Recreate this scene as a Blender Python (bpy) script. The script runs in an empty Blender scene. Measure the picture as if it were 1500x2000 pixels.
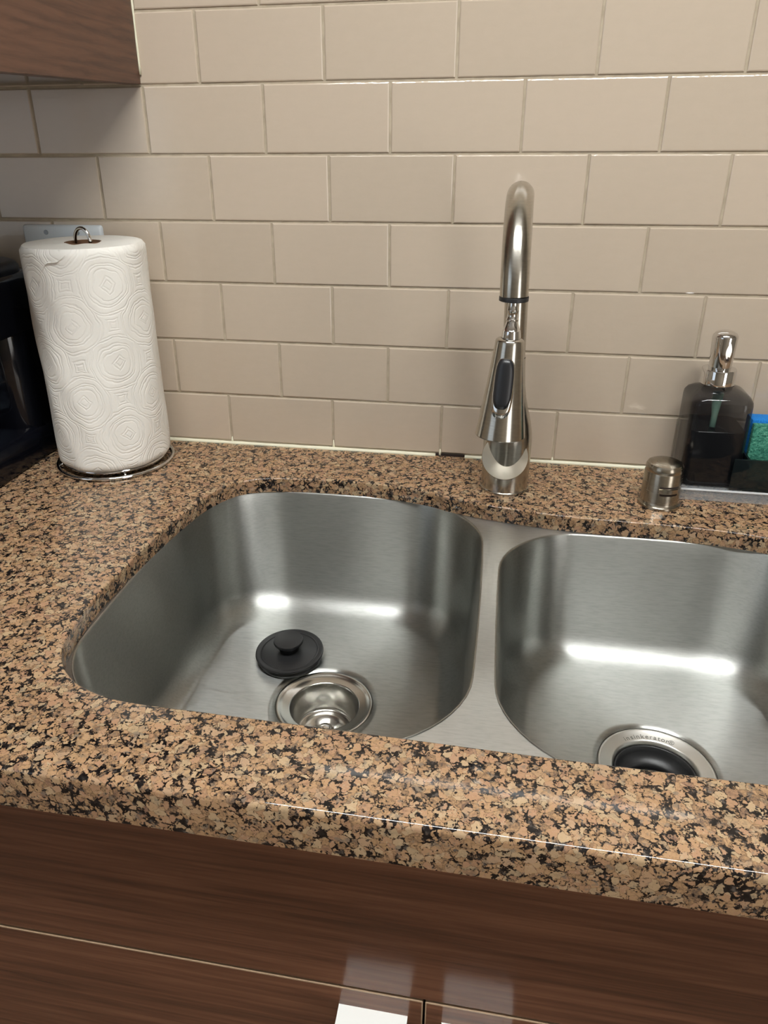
import bpy, bmesh, math, random
from math import sin, cos, pi, radians, atan2, sqrt
from mathutils import Vector, Matrix, Euler

random.seed(7)
SC = bpy.context.scene
COL = SC.collection

# ------------------------------------------------------------------ camera
cam_d = bpy.data.cameras.new('camera')
cam = bpy.data.objects.new('camera', cam_d)
COL.objects.link(cam)
SC.camera = cam
cam.location = (0.222307, -0.987762, 0.408674)
cam.rotation_euler = (1.1352829, 0.0070873, 0.1774162)
cam_d.sensor_fit = 'AUTO'
cam_d.sensor_width = 36.0
cam_d.lens = 1471.96 * 36.0 / 2000.0
cam_d.shift_x = 39.17 / 2000.0
cam_d.shift_y = -46.72 / 2000.0
cam_d.clip_start = 0.01

# ------------------------------------------------------------------ world, exposure
W = bpy.data.worlds.new('world')
SC.world = W
W.use_nodes = True
W.node_tree.nodes['Background'].inputs[0].default_value = (0.75, 0.85, 1.0, 1)
W.node_tree.nodes['Background'].inputs[1].default_value = 0.3
SC.view_settings.view_transform = 'Standard'
SC.view_settings.look = 'None'
SC.view_settings.gamma = 1.0
SC.view_settings.exposure = 0.0
SC.view_settings.use_curve_mapping = False
SC.cycles.use_light_tree = False
SC.cycles.max_bounces = 8
SC.cycles.diffuse_bounces = 3
SC.cycles.glossy_bounces = 4
SC.cycles.transmission_bounces = 8
SC.cycles.caustics_reflective = False
SC.cycles.caustics_refractive = False
SC.cycles.adaptive_threshold = 0.03

# lamp strengths (the lamps themselves are built further down)
LAMP_NEAR = 66.0
WINDOW_RIGHT = 3.6
WINDOW_DAY = 0.8

# room: counter top is z = 0, back wall y = 0
FLOOR_Z, CEIL_Z = -0.914, 1.53
X0, X1, Y0 = -1.7, 2.4, -4.4


# ------------------------------------------------------------------ node helpers
def srgb(r, g, b):
    f = lambda c: ((c / 255.0) / 12.92) if c / 255.0 <= 0.04045 else (((c / 255.0) + 0.055) / 1.055) ** 2.4
    return (f(r), f(g), f(b), 1.0)


class NT:
    def __init__(self, name):
        self.m = bpy.data.materials.new(name)
        self.m.use_nodes = True
        self.t = self.m.node_tree
        self.b = self.t.nodes['Principled BSDF']
        self.out = self.t.nodes['Material Output']

    def n(self, typ, **kw):
        nd = self.t.nodes.new(typ)
        for k, v in kw.items():
            if k == 'ins':
                for i, val in v.items():
                    if isinstance(val, bpy.types.NodeSocket):
                        self.t.links.new(val, nd.inputs[i])
                    else:
                        nd.inputs[i].default_value = val
            else:
                setattr(nd, k, v)
        return nd

    def link(self, a, b):
        self.t.links.new(a, b)

    def math(self, op, a, b=None, c=None):
        ins = {0: a}
        if b is not None:
            ins[1] = b
        if c is not None:
            ins[2] = c
        return self.n('ShaderNodeMath', operation=op, ins=ins).outputs[0]

    def mix(self, f, a, b):
        nd = self.n('ShaderNodeMix', data_type='RGBA')
        for idx, v in ((0, f), (6, a), (7, b)):
            if isinstance(v, bpy.types.NodeSocket):
                self.link(v, nd.inputs[idx])
            else:
                nd.inputs[idx].default_value = v
        return nd.outputs[2]

    def ramp(self, fac, stops, interp='LINEAR'):
        nd = self.n('ShaderNodeValToRGB', ins={0: fac})
        cr = nd.color_ramp
        cr.interpolation = interp
        while len(cr.elements) < len(stops):
            cr.elements.new(0.5)
        for e, (p, c) in zip(cr.elements, stops):
            e.position = p
            e.color = c
        return nd.outputs[0]

    def coords(self, scale=(1, 1, 1), rot=(0, 0, 0), which='Object'):
        tc = self.n('ShaderNodeTexCoord')
        mp = self.n('ShaderNodeMapping', ins={0: tc.outputs[which], 2: rot, 3: scale})
        return mp.outputs[0]

    def noise(self, vec, scale, detail=2.0, rough=0.5, dist=0.0):
        return self.n('ShaderNodeTexNoise', ins={'Vector': vec, 'Scale': scale, 'Detail': detail,
                                                 'Roughness': rough, 'Distortion': dist})

    def bump(self, h, strength, dist=0.001, normal=None):
        ins = {'Height': h, 'Strength': strength, 'Distance': dist}
        if normal is not None:
            ins['Normal'] = normal
        return self.n('ShaderNodeBump', ins=ins).outputs[0]

    def set(self, **kw):
        for k, v in kw.items():
            k = k.replace('_', ' ')
            if isinstance(v, bpy.types.NodeSocket):
                self.link(v, self.b.inputs[k])
            else:
                self.b.inputs[k].default_value = v
        return self


def plain(name, col, rough=0.5, metal=0.0, **kw):
    nt = NT(name)
    nt.set(Base_Color=col, Roughness=rough, Metallic=metal, **kw)
    return nt.m


M = {}


def build_materials():
    # --- glazed beige tile, each tile a hair different in tone
    t = NT('glazed_tile')
    oi = t.n('ShaderNodeObjectInfo')
    v = t.coords()
    n1 = t.noise(v, 9.0, 2.0)
    f = t.math('ADD', t.math('MULTIPLY', oi.outputs['Random'], 0.55), t.math('MULTIPLY', n1.outputs[0], 0.45))
    col = t.ramp(f, [(0.0, srgb(184, 169, 151)), (0.5, srgb(190, 175, 157)), (1.0, srgb(196, 180, 162))])
    n2 = t.noise(v, 22.0, 2.0)
    t.set(Base_Color=col, Roughness=0.085, Normal=t.bump(n2.outputs[0], 0.035, 0.003))
    t.b.inputs['Specular IOR Level'].default_value = 0.5
    M['tile'] = t.m

    g = NT('grout')
    v = g.coords()
    n1 = g.noise(v, 60.0, 4.0)
    g.set(Base_Color=g.ramp(n1.outputs[0], [(0.3, srgb(160, 147, 127)), (0.7, srgb(182, 169, 148))]),
          Roughness=0.85, Normal=g.bump(n1.outputs[0], 0.4, 0.0006))
    M['grout'] = g.m

    M['caulk'] = plain('white_caulk', srgb(228, 224, 200), 0.45)
    M['gap'] = plain('dark_gap', srgb(40, 28, 22), 0.8)

    # --- granite: tan and salmon grains, black and grey interstitial minerals
    t = NT('brown_granite')
    v = t.coords()
    wob = t.noise(v, 150.0, 3.0)
    wv = t.n('ShaderNodeVectorMath', operation='SUBTRACT', ins={0: wob.outputs['Color'], 1: (0.5, 0.5, 0.5)})
    wv = t.n('ShaderNodeVectorMath', operation='SCALE', ins={0: wv.outputs[0], 'Scale': 0.010})
    vv = t.n('ShaderNodeVectorMath', operation='ADD', ins={0: v, 1: wv.outputs[0]}).outputs[0]
    cell = t.n('ShaderNodeTexVoronoi', feature='SMOOTH_F1', ins={'Vector': vv, 'Scale': 150.0, 'Smoothness': 0.25})
    edge = t.n('ShaderNodeTexVoronoi', feature='DISTANCE_TO_EDGE', ins={'Vector': vv, 'Scale': 150.0})
    sep = t.n('ShaderNodeSeparateColor', ins={0: cell.outputs['Color']})
    fine = t.noise(v, 290.0, 5.0, 0.75)
    tone = t.math('ADD', t.math('MULTIPLY', sep.outputs[0], 0.55), t.math('MULTIPLY', t.math('SUBTRACT', fine.outputs[0], 0.40), 1.7))
    grain = t.ramp(tone, [
        (0.02, srgb(84, 70, 60)), (0.20, srgb(128, 100, 74)), (0.38, srgb(160, 124, 86)), (0.55, srgb(172, 136, 96)),
        (0.68, srgb(166, 124, 92)), (0.82, srgb(180, 152, 114)), (1.0, srgb(158, 144, 124))])
    # some grains pale, some pinkish
    pale = t.ramp(sep.outputs[1], [(0.66, (0, 0, 0, 1)), (0.84, (0.5, 0.5, 0.5, 1))])
    grain = t.mix(pale, grain, srgb(186, 164, 128))
    pink = t.ramp(sep.outputs[2], [(0.70, (0, 0, 0, 1)), (0.86, (0.32, 0.32, 0.32, 1))])
    grain = t.mix(pink, grain, srgb(158, 114, 92))
    grain = t.n('ShaderNodeHueSaturation', ins={'Saturation': 0.93, 'Value': 1.0, 'Color': grain}).outputs[0]
    # thin grey-brown veins between the grains
    vein = t.math('LESS_THAN', edge.outputs['Distance'], t.math('MULTIPLY', t.math('SUBTRACT', fine.outputs[0], 0.42), 0.34))
    grain = t.mix(t.math('MULTIPLY', vein, 0.5), grain, srgb(66, 54, 46))
    # grey glassy quartz, soft edged
    quartz = t.ramp(t.noise(v, 120.0, 3.0, 0.6).outputs[0], [(0.58, (0, 0, 0, 1)), (0.66, (0.65, 0.65, 0.65, 1))])
    grain = t.mix(quartz, grain, srgb(112, 104, 94))
    # black mineral gathered along some of the borders, and small black flakes
    patch = t.noise(v, 100.0, 5.0, 0.72)
    thick = t.math('MULTIPLY', t.math('SUBTRACT', patch.outputs[0], 0.455), 1.55)
    dark1 = t.math('MULTIPLY', t.math('SUBTRACT', thick, edge.outputs['Distance']), 16.0)
    sp2 = t.noise(v, 260.0, 3.0, 0.6)
    dark2 = t.math('MULTIPLY', t.math('SUBTRACT', sp2.outputs[0], 0.605), 22.0)
    dk = t.n('ShaderNodeClamp', ins={0: t.math('MAXIMUM', dark1, dark2)}).outputs[0]
    dcol = t.ramp(t.noise(v, 210.0, 2.0).outputs[0], [(0.42, srgb(15, 13, 14)), (0.58, srgb(40, 35, 33)), (0.74, srgb(92, 84, 78))])
    col = t.mix(dk, grain, dcol)
    t.set(Base_Color=col, Roughness=0.075)
    M['granite'] = t.m

    # --- brushed steel with grain running round the bowls
    def brushed(name, base, rough, aniso, tang=(0, 0.05, 1), streak=(20, 20, 900), bstr=0.05, rvar=0.10):
        s = NT(name)
        v = s.coords(scale=streak)
        n1 = s.noise(v, 1.0, 4.0, 0.65)
        v2 = s.coords()
        n2 = s.noise(v2, 14.0, 3.0)
        r = s.math('ADD', s.math('MULTIPLY', s.math('SUBTRACT', n1.outputs[0], 0.5), rvar), rough)
        r = s.math('ADD', r, s.math('MULTIPLY', s.math('SUBTRACT', n2.outputs[0], 0.5), 0.08))
        tv = s.n('ShaderNodeCombineXYZ', ins={0: tang[0], 1: tang[1], 2: tang[2]})
        glint = s.noise(s.coords(scale=(streak[0] * 6, streak[1], streak[2])), 0.75, 2.0, 0.6)
        dim = tuple(c * 0.90 for c in base[:3]) + (1.0,)
        lit = tuple(min(1.0, c * 1.06) for c in base[:3]) + (1.0,)
        bc = s.ramp(glint.outputs[0], [(0.30, dim), (0.52, base), (0.75, lit)])  # brushed sparkle painted into the base colour as random paler and darker streaks
        s.set(Base_Color=bc, Metallic=1.0, Roughness=r, Anisotropic=aniso, Tangent=tv.outputs[0],
              Normal=s.bump(n1.outputs[0], bstr, 0.0004))
        return s.m
    M['steel_bowl'] = brushed('brushed_steel_bowl', srgb(178, 179, 175), 0.35, 0.93, (0, 0.05, 1), (15, 420, 700), 0.14, 0.16)
    M['steel_deck'] = brushed('brushed_steel_deck', srgb(186, 186, 182), 0.36, 0.6, (0, 1, 0.02), (18, 700, 700), 0.12)
    M['nickel'] = brushed('brushed_nickel', srgb(188, 184, 175), 0.22, 0.5, (0.02, 0.02, 1), (30, 30, 700), 0.03)
    M['nickel_dark'] = brushed('brushed_nickel_cap', srgb(170, 162, 148), 0.26, 0.5, (0.02, 0.02, 1), (30, 30, 700), 0.03)
    # turned disc: radial highlight
    s = NT('turned_steel_disc')
    tg = s.n('ShaderNodeTangent', direction_type='RADIAL', axis='Z')
    s.set(Base_Color=srgb(200, 193, 178), Metallic=1.0, Roughness=0.46, Anisotropic=0.8, Anisotropic_Rotation=0.25,
          Tangent=tg.outputs[0])
    M['turned'] = s.m
    M['steel_drain'] = plain('polished_steel_drain', srgb(200, 198, 192), 0.2, 1.0)
    M['steel_flange'] = plain('satin_steel_flange', srgb(206, 204, 198), 0.36, 1.0)
    M['chrome'] = plain('chrome', srgb(225, 225, 225), 0.05, 1.0)
    M['chrome_soft'] = plain('satin_chrome', srgb(215, 215, 212), 0.14, 1.0)
    M['black_rubber'] = plain('black_rubber', srgb(30, 30, 31), 0.42)
    M['black_wet'] = plain('wet_black_rubber', srgb(14, 14, 14), 0.16)
    M['black_plastic'] = plain('glossy_black_plastic', srgb(12, 13, 19), 0.12)
    M['black_matte'] = plain('matte_black_plastic', srgb(20, 21, 25), 0.38)
    M['button'] = plain('dark_button_rubber', srgb(32, 33, 36), 0.35)
    M['engrave'] = plain('engraved_grey', srgb(96, 94, 88), 0.6)
    M['card'] = plain('cardboard_core', srgb(120, 88, 64), 0.9)

    # --- walnut laminate
    def wood(name, dirs, c0, c1, c2, rough=0.22, spec=0.5):
        w = NT(name)
        v = w.coords(scale=dirs)
        big = w.noise(w.coords(scale=tuple(d * 0.25 for d in dirs)), 1.0, 3.0, 0.55, 0.6)
        n1 = w.noise(v, 1.0, 5.0, 0.62, 0.4)
        f = w.math('ADD', w.math('MULTIPLY', n1.outputs[0], 0.6), w.math('MULTIPLY', big.outputs[0], 0.4))
        col = w.ramp(f, [(0.34, c0), (0.5, c1), (0.66, c2)])
        w.set(Base_Color=col, Roughness=rough, Normal=w.bump(n1.outputs[0], 0.04, 0.0005))
        w.b.inputs['Specular IOR Level'].default_value = spec
        return w.m
    M['wood_front'] = wood('walnut_laminate_front', (7, 60, 190), srgb(78, 50, 37), srgb(104, 68, 50), srgb(126, 86, 64), 0.17, 0.55)
    # cathedral grain on the end panel of the wall cabinet
    w = NT('walnut_laminate_end_panel')
    v = w.coords(scale=(1, 1.3, 9.0), rot=(radians(12), 0, 0))
    wv = w.n('ShaderNodeTexWave', wave_type='BANDS', bands_direction='Z', wave_profile='SIN',
             ins={'Vector': v, 'Scale': 3.4, 'Distortion': 6.5, 'Detail': 4.0, 'Detail Scale': 1.6, 'Detail Roughness': 0.6})
    n1 = w.noise(w.coords(scale=(20, 9, 120), rot=(radians(14), 0, 0)), 1.0, 5.0, 0.62, 0.8)
    f = w.math('ADD', w.math('MULTIPLY', wv.outputs[1], 0.16), w.math('MULTIPLY', n1.outputs[0], 0.84))
    w.set(Base_Color=w.ramp(f, [(0.28, srgb(66, 43, 33)), (0.48, srgb(88, 59, 45)), (0.68, srgb(102, 70, 54))]), Roughness=0.4)
    M['wood_end'] = w.m
    M['wood_under'] = plain('dark_laminate_underside', srgb(74, 62, 54), 0.12)
    M['wood_edge'] = plain('light_edge_band', srgb(176, 150, 122), 0.35)
    M['carcass'] = plain('cabinet_carcass', srgb(46, 32, 25), 0.6)
    M['pull'] = plain('white_satin_metal_pull', srgb(232, 232, 228), 0.3, 0.0)

    # --- embossed paper towel
    p = NT('embossed_paper_towel')
    tc = p.n('ShaderNodeTexCoord')
    sp = p.n('ShaderNodeSeparateXYZ', ins={0: tc.outputs['Object']})
    ang = p.math('ARCTAN2', sp.outputs[1], sp.outputs[0])
    u = p.math('MULTIPLY', ang, 0.08)
    A, B = 1 / 0.1020, 1 / 0.0960
    us = p.math('MULTIPLY', u, A)
    vs = p.math('MULTIPLY', sp.outputs[2], B)
    uv = p.n('ShaderNodeCombineXYZ', ins={0: p.math('ADD', us, vs), 1: p.math('SUBTRACT', us, vs), 2: 0.0}).outputs[0]
    wob = p.noise(uv, 2.2, 3.0)
    ws = p.n('ShaderNodeVectorMath', operation='SCALE', ins={0: wob.outputs['Color'], 'Scale': 0.24})
    uvw = p.n('ShaderNodeVectorMath', operation='ADD', ins={0: uv, 1: ws.outputs[0]}).outputs[0]
    vo = p.n('ShaderNodeTexVoronoi', voronoi_dimensions='2D', feature='F1', ins={'Vector': uvw, 'Scale': 1.0, 'Randomness': 0.0})
    d1 = vo.outputs['Distance']
    vo2 = p.n('ShaderNodeTexVoronoi', voronoi_dimensions='2D', feature='F1', distance='CHEBYCHEV', ins={'Vector': uvw, 'Scale': 1.0, 'Randomness': 0.0})
    d2 = vo2.outputs['Distance']

    def line(d, r, wd):
        a = p.math('ABSOLUTE', p.math('SUBTRACT', d, r))
        return p.math('SUBTRACT', 1.0, p.math('SMOOTH_MIN', p.math('DIVIDE', a, wd), 1.0, 0.3))
    h = line(d1, 0.37, 0.022)
    for dd, r, wd in ((d1, 0.325, 0.020), (d1, 0.25, 0.018), (d2, 0.10, 0.018), (d2, 0.055, 0.016), (d1, 0.48, 0.020), (d1, 0.525, 0.020), (d1, 0.61, 0.018), (d1, 0.655, 0.018)):
        h = p.math('MAXIMUM', h, line(dd, r, wd))
    nz = p.noise(tc.outputs['Object'], 900.0, 2.0)
    nb = p.noise(tc.outputs['Object'], 55.0, 3.0)
    hh = p.math('ADD', p.math('MULTIPLY', h, -0.9), p.math('ADD', p.math('MULTIPLY', nz.outputs[0], 0.18), p.math('MULTIPLY', nb.outputs[0], 1.1)))
    p.set(Base_Color=srgb(232, 229, 222), Roughness=0.95, Normal=p.bump(hh, 0.34, 0.0013))
    p.b.inputs['Subsurface Weight'].default_value = 0.0
    M['paper'] = p.m
    p2 = NT('paper_roll_end')
    tc = p2.n('ShaderNodeTexCoord')
    ln = p2.n('ShaderNodeVectorMath', operation='LENGTH', ins={0: tc.outputs['Object']})
    rings = p2.math('SINE', p2.math('MULTIPLY', ln.outputs['Value'], 2600.0))
    p2.set(Base_Color=srgb(226, 222, 214), Roughness=0.95, Normal=p2.bump(rings, 0.25, 0.0005))
    M['paper_end'] = p2.m

    # --- smoked glass, liquid, clear acrylic, sponge
    def glass(name, col, rough=0.02, ior=1.46):
        g = NT(name)
        g.set(Base_Color=col, Roughness=rough, IOR=ior)
        g.b.inputs['Transmission Weight'].default_value = 1.0
        return g.m
    sm = NT('smoked_glass')
    sm.set(Base_Color=(0.012, 0.012, 0.014, 1), Roughness=0.03, Alpha=0.60)
    M['smoke'] = sm.m
    sm = NT('dark_smoked_acrylic')
    sm.set(Base_Color=(0.008, 0.012, 0.013, 1), Roughness=0.05, Alpha=0.80)
    M['smoke_dark'] = sm.m
    M['clear'] = glass('clear_acrylic', (0.80, 0.82, 0.84, 1))
    M['carafe_glass'] = glass('carafe_glass', (0.62, 0.66, 0.68, 1))
    M['acrylic_highlight'] = plain('painted_acrylic_highlight', srgb(225, 228, 230), 0.15)  # opaque white that paints the highlight on the stand's edge
    tc_ = NT('thin_clear_acrylic')
    tc_.set(Base_Color=(0.55, 0.57, 0.58, 1), Roughness=0.06, Alpha=0.25)
    M['thin_clear'] = tc_.m
    M['liquid'] = plain('dark_green_soap', srgb(3, 12, 11), 0.2)
    M['tube'] = plain('pale_green_tube', srgb(150, 196, 176), 0.4)
    s = NT('blue_foam')
    n1 = s.noise(s.coords(), 700.0, 3.0)
    s.set(Base_Color=s.ramp(n1.outputs[0], [(0.3, srgb(0, 96, 176)), (0.7, srgb(20, 130, 208))]), Roughness=0.9,
          Normal=s.bump(n1.outputs[0], 0.5, 0.0008))
    M['foam'] = s.m
    s = NT('green_scouring_pad')
    n1 = s.noise(s.coords(scale=(1, 1, 1.6)), 330.0, 5.0, 0.7)
    s.set(Base_Color=s.ramp(n1.outputs[0], [(0.35, srgb(14, 84, 70)), (0.52, srgb(62, 142, 118)), (0.68, srgb(124, 188, 162))]),
          Roughness=0.95, Normal=s.bump(n1.outputs[0], 1.0, 0.002))
    M['scour'] = s.m
    M['plate'] = plain('white_wall_plate', srgb(214, 220, 224), 0.3)
    M['screw'] = plain('painted_screw', srgb(150, 156, 160), 0.35, 0.3)

    # --- room
    def painted(name, col, rough=0.8):
        w = NT(name)
        n1 = w.noise(w.coords(), 130.0, 3.0)
        w.set(Base_Color=col, Roughness=rough, Normal=w.bump(n1.outputs[0], 0.1, 0.001))
        return w.m
    M['paint'] = painted('warm_wall_paint', srgb(168, 158, 142))
    M['ceiling'] = painted('ceiling_paint', srgb(232, 228, 220))
    f = NT('floor_planks')
    n1 = f.noise(f.coords(scale=(2, 25, 1)), 1.0, 4.0)
    f.set(Base_Color=f.ramp(n1.outputs[0], [(0.3, srgb(96, 76, 58)), (0.7, srgb(136, 112, 88))]), Roughness=0.4)
    M['floor'] = f.m

    def emit(name, col, strength):
        e = NT(name)
        e.set(Base_Color=(0.8, 0.8, 0.8, 1), Emission_Color=col, Emission_Strength=strength)
        return e.m
    M['lamp_near'] = emit('lit_diffuser_near', (0.98, 1.0, 0.99, 1), LAMP_NEAR)
    M['day_right'] = emit('window_daylight_right', (1.0, 0.97, 0.93, 1), WINDOW_RIGHT)
    M['day'] = emit('window_daylight', (0.62, 0.80, 1.0, 1), WINDOW_DAY)
    M['white_metal'] = plain('white_enamel', srgb(235, 235, 232), 0.35)


build_materials()


# ------------------------------------------------------------------ object helpers
def link(name, me, mat=None, parent=None, loc=None, smooth=False):
    o = bpy.data.objects.new(name, me)
    COL.objects.link(o)
    if mat is not None:
        me.materials.clear()
        me.materials.append(M[mat])
    if parent is not None:
        o.parent = parent
    if loc is not None:
        o.location = loc
    if smooth:
        for p in me.polygons:
            p.use_smooth = True
    return o


def bm_obj(name, bm, mat, parent=None, loc=None, smooth=False, auto=None):
    bmesh.ops.recalc_face_normals(bm, faces=bm.faces)
    me = bpy.data.meshes.new(name)
    bm.to_mesh(me)
    bm.free()
    o = link(name, me, mat, parent, loc, smooth)
    if auto is not None:
        for p in me.polygons:
            p.use_smooth = True
        me.set_sharp_from_angle(angle=radians(auto))
    return o


def lit_face(o, direction, other='white_metal'):
    """keep the glowing material on the faces turned towards direction, plain enamel on the rest"""
    me = o.data
    me.materials.append(M[other])
    d = Vector(direction)
    for p in me.polygons:
        p.material_index = 0 if p.normal.dot(d) > 0.9 else 1
    return o


def empty(name, loc=(0, 0, 0)):
    o = bpy.data.objects.new(name, None)
    o.empty_display_size = 0.05
    o.location = loc
    COL.objects.link(o)
    return o


def tag(o, label=None, cat=None, group=None, kind=None):
    if label:
        o['label'] = label
    if cat:
        o['category'] = cat
    if group:
        o['group'] = group
    if kind:
        o['kind'] = kind
    return o


def box_bm(x0, x1, y0, y1, z0, z1, bevel=0.0, seg=2, bm=None):
    own = bm is None
    bm2 = bmesh.new()
    bmesh.ops.create_cube(bm2, size=1.0)
    for v in bm2.verts:
        v.co = Vector(((x0 + x1) / 2 + v.co.x * (x1 - x0), (y0 + y1) / 2 + v.co.y * (y1 - y0), (z0 + z1) / 2 + v.co.z * (z1 - z0)))
    if bevel > 0:
        bmesh.ops.bevel(bm2, geom=list(bm2.edges), offset=bevel, segments=seg, profile=0.5, affect='EDGES')
    return bm2


def lathe_bm(profile, n=48, closed=False):
    """profile: list of (r, z) from bottom to top, revolved round Z"""
    bm = bmesh.new()
    rings = []
    for r, z in profile:
        if r < 1e-6:
            rings.append([bm.verts.new((0, 0, z))])
        else:
            rings.append([bm.verts.new((r * cos(2 * pi * i / n), r * sin(2 * pi * i / n), z)) for i in range(n)])
    pairs = list(zip(rings[:-1], rings[1:]))
    if closed:
        pairs.append((rings[-1], rings[0]))
    for a, b in pairs:
        for i in range(n):
            j = (i + 1) % n
            if len(a) == 1 and len(b) == 1:
                continue
            if len(a) == 1:
                bm.faces.new((a[0], b[j], b[i]))
            elif len(b) == 1:
                bm.faces.new((a[i], a[j], b[0]))
            else:
                bm.faces.new((a[i], a[j], b[j], b[i]))
    return bm


def tube_bm(pts, r, n=16, closed=False, cap=True):
    """round tube along a path; r is a number or one radius per point"""
    bm = bmesh.new()
    P = [Vector(p) for p in pts]
    k = len(P)
    R = r if isinstance(r, (list, tuple)) else [r] * k
    rings = []
    nrm = None
    for i in range(k):
        if closed:
            t = (P[(i + 1) % k] - P[i - 1]).normalized()
        else:
            t = (P[min(i + 1, k - 1)] - P[max(i - 1, 0)]).normalized()
        if nrm is None:
            nrm = t.orthogonal().normalized()
        nrm = (nrm - t * nrm.dot(t)).normalized()
        bn = t.cross(nrm)
        rings.append([bm.verts.new(P[i] + (nrm * cos(2 * pi * j / n) + bn * sin(2 * pi * j / n)) * R[i]) for j in range(n)])
    for i in range(k if closed else k - 1):
        a, b = rings[i], rings[(i + 1) % k]
        for j in range(n):
            q = (j + 1) % n
            bm.faces.new((a[j], a[q], b[q], b[j]))
    if cap and not closed:
        bm.faces.new(rings[0][::-1])
        bm.faces.new(rings[-1])
    return bm


def loft_bm(loops, cap0=False, cap1=False):
    bm = bmesh.new()
    L = [[bm.verts.new(p) for p in lp] for lp in loops]
    n = len(L[0])
    for a, b in zip(L[:-1], L[1:]):
        for i in range(n):
            j = (i + 1) % n
            bm.faces.new((a[i], a[j], b[j], b[i]))
    if cap0:
        bm.faces.new(L[0][::-1])
    if cap1:
        bm.faces.new(L[-1])
    return bm


def rrect(x0, x1, y0, y1, r, nc=10, ne=8, bulge=0.0):
    """rounded rectangle outline, counter-clockwise, corner radius r, sides bowed out by bulge"""
    cx, cy, hx, hy = (x0 + x1) / 2, (y0 + y1) / 2, (x1 - x0) / 2, (y1 - y0) / 2
    pts = []
    cs = [(x1 - r, y0 + r, -pi / 2), (x1 - r, y1 - r, 0), (x0 + r, y1 - r, pi / 2), (x0 + r, y0 + r, pi)]
    for q, (ax, ay, a0) in enumerate(cs):
        for i in range(nc + 1):
            a = a0 + (pi / 2) * i / nc
            pts.append((ax + r * cos(a), ay + r * sin(a)))
        nx, ny, na = cs[(q + 1) % 4]
        sx, sy = nx + r * cos(na), ny + r * sin(na)
        ex, ey = pts[-1]
        for i in range(1, ne):
            t = i / ne
            pts.append((ex + (sx - ex) * t, ey + (sy - ey) * t))
    if bulge:
        out = []
        for x, y in pts:
            u, v = (x - cx) / hx, (y - cy) / hy
            out.append((x + bulge * (abs(u) ** 6) * (1 if u > 0 else -1) * (1 - v * v) - 0.0,
                        y + bulge * (abs(v) ** 6) * (1 if v > 0 else -1) * (1 - u * u)))
        pts = out
    return pts


def catmull(pts, sub=6):
    n = len(pts)
    out = []
    for i in range(n):
        p0, p1, p2, p3 = [Vector(pts[(i + k) % n]) for k in (-1, 0, 1, 2)]
        for s in range(sub):
            t = s / sub
            out.append(tuple(0.5 * ((2 * p1) + (p2 - p0) * t + (2 * p0 - 5 * p1 + 4 * p2 - p3) * t * t + (3 * p1 - p0 - 3 * p2 + p3) * t ** 3)))
    return out


def offset_loop(pts, d):
    """shift a CCW closed 2-D outline outwards by d"""
    n = len(pts)
    out = []
    for i in range(n):
        a, b = Vector(pts[i - 1]), Vector(pts[(i + 1) % n])
        t = (b - a).normalized()
        out.append((pts[i][0] + t.y * d, pts[i][1] - t.x * d))
    return out


def fill_between(bm, loops3d):
    """flat fill between closed loops of BMVerts (outer and holes)"""
    edges = []
    for lp in loops3d:
        for i in range(len(lp)):
            a, b = lp[i], lp[(i + 1) % len(lp)]
            e = bm.edges.get((a, b)) or bm.edges.new((a, b))
            edges.append(e)
    bmesh.ops.triangle_fill(bm, use_beauty=True, edges=edges)


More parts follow.
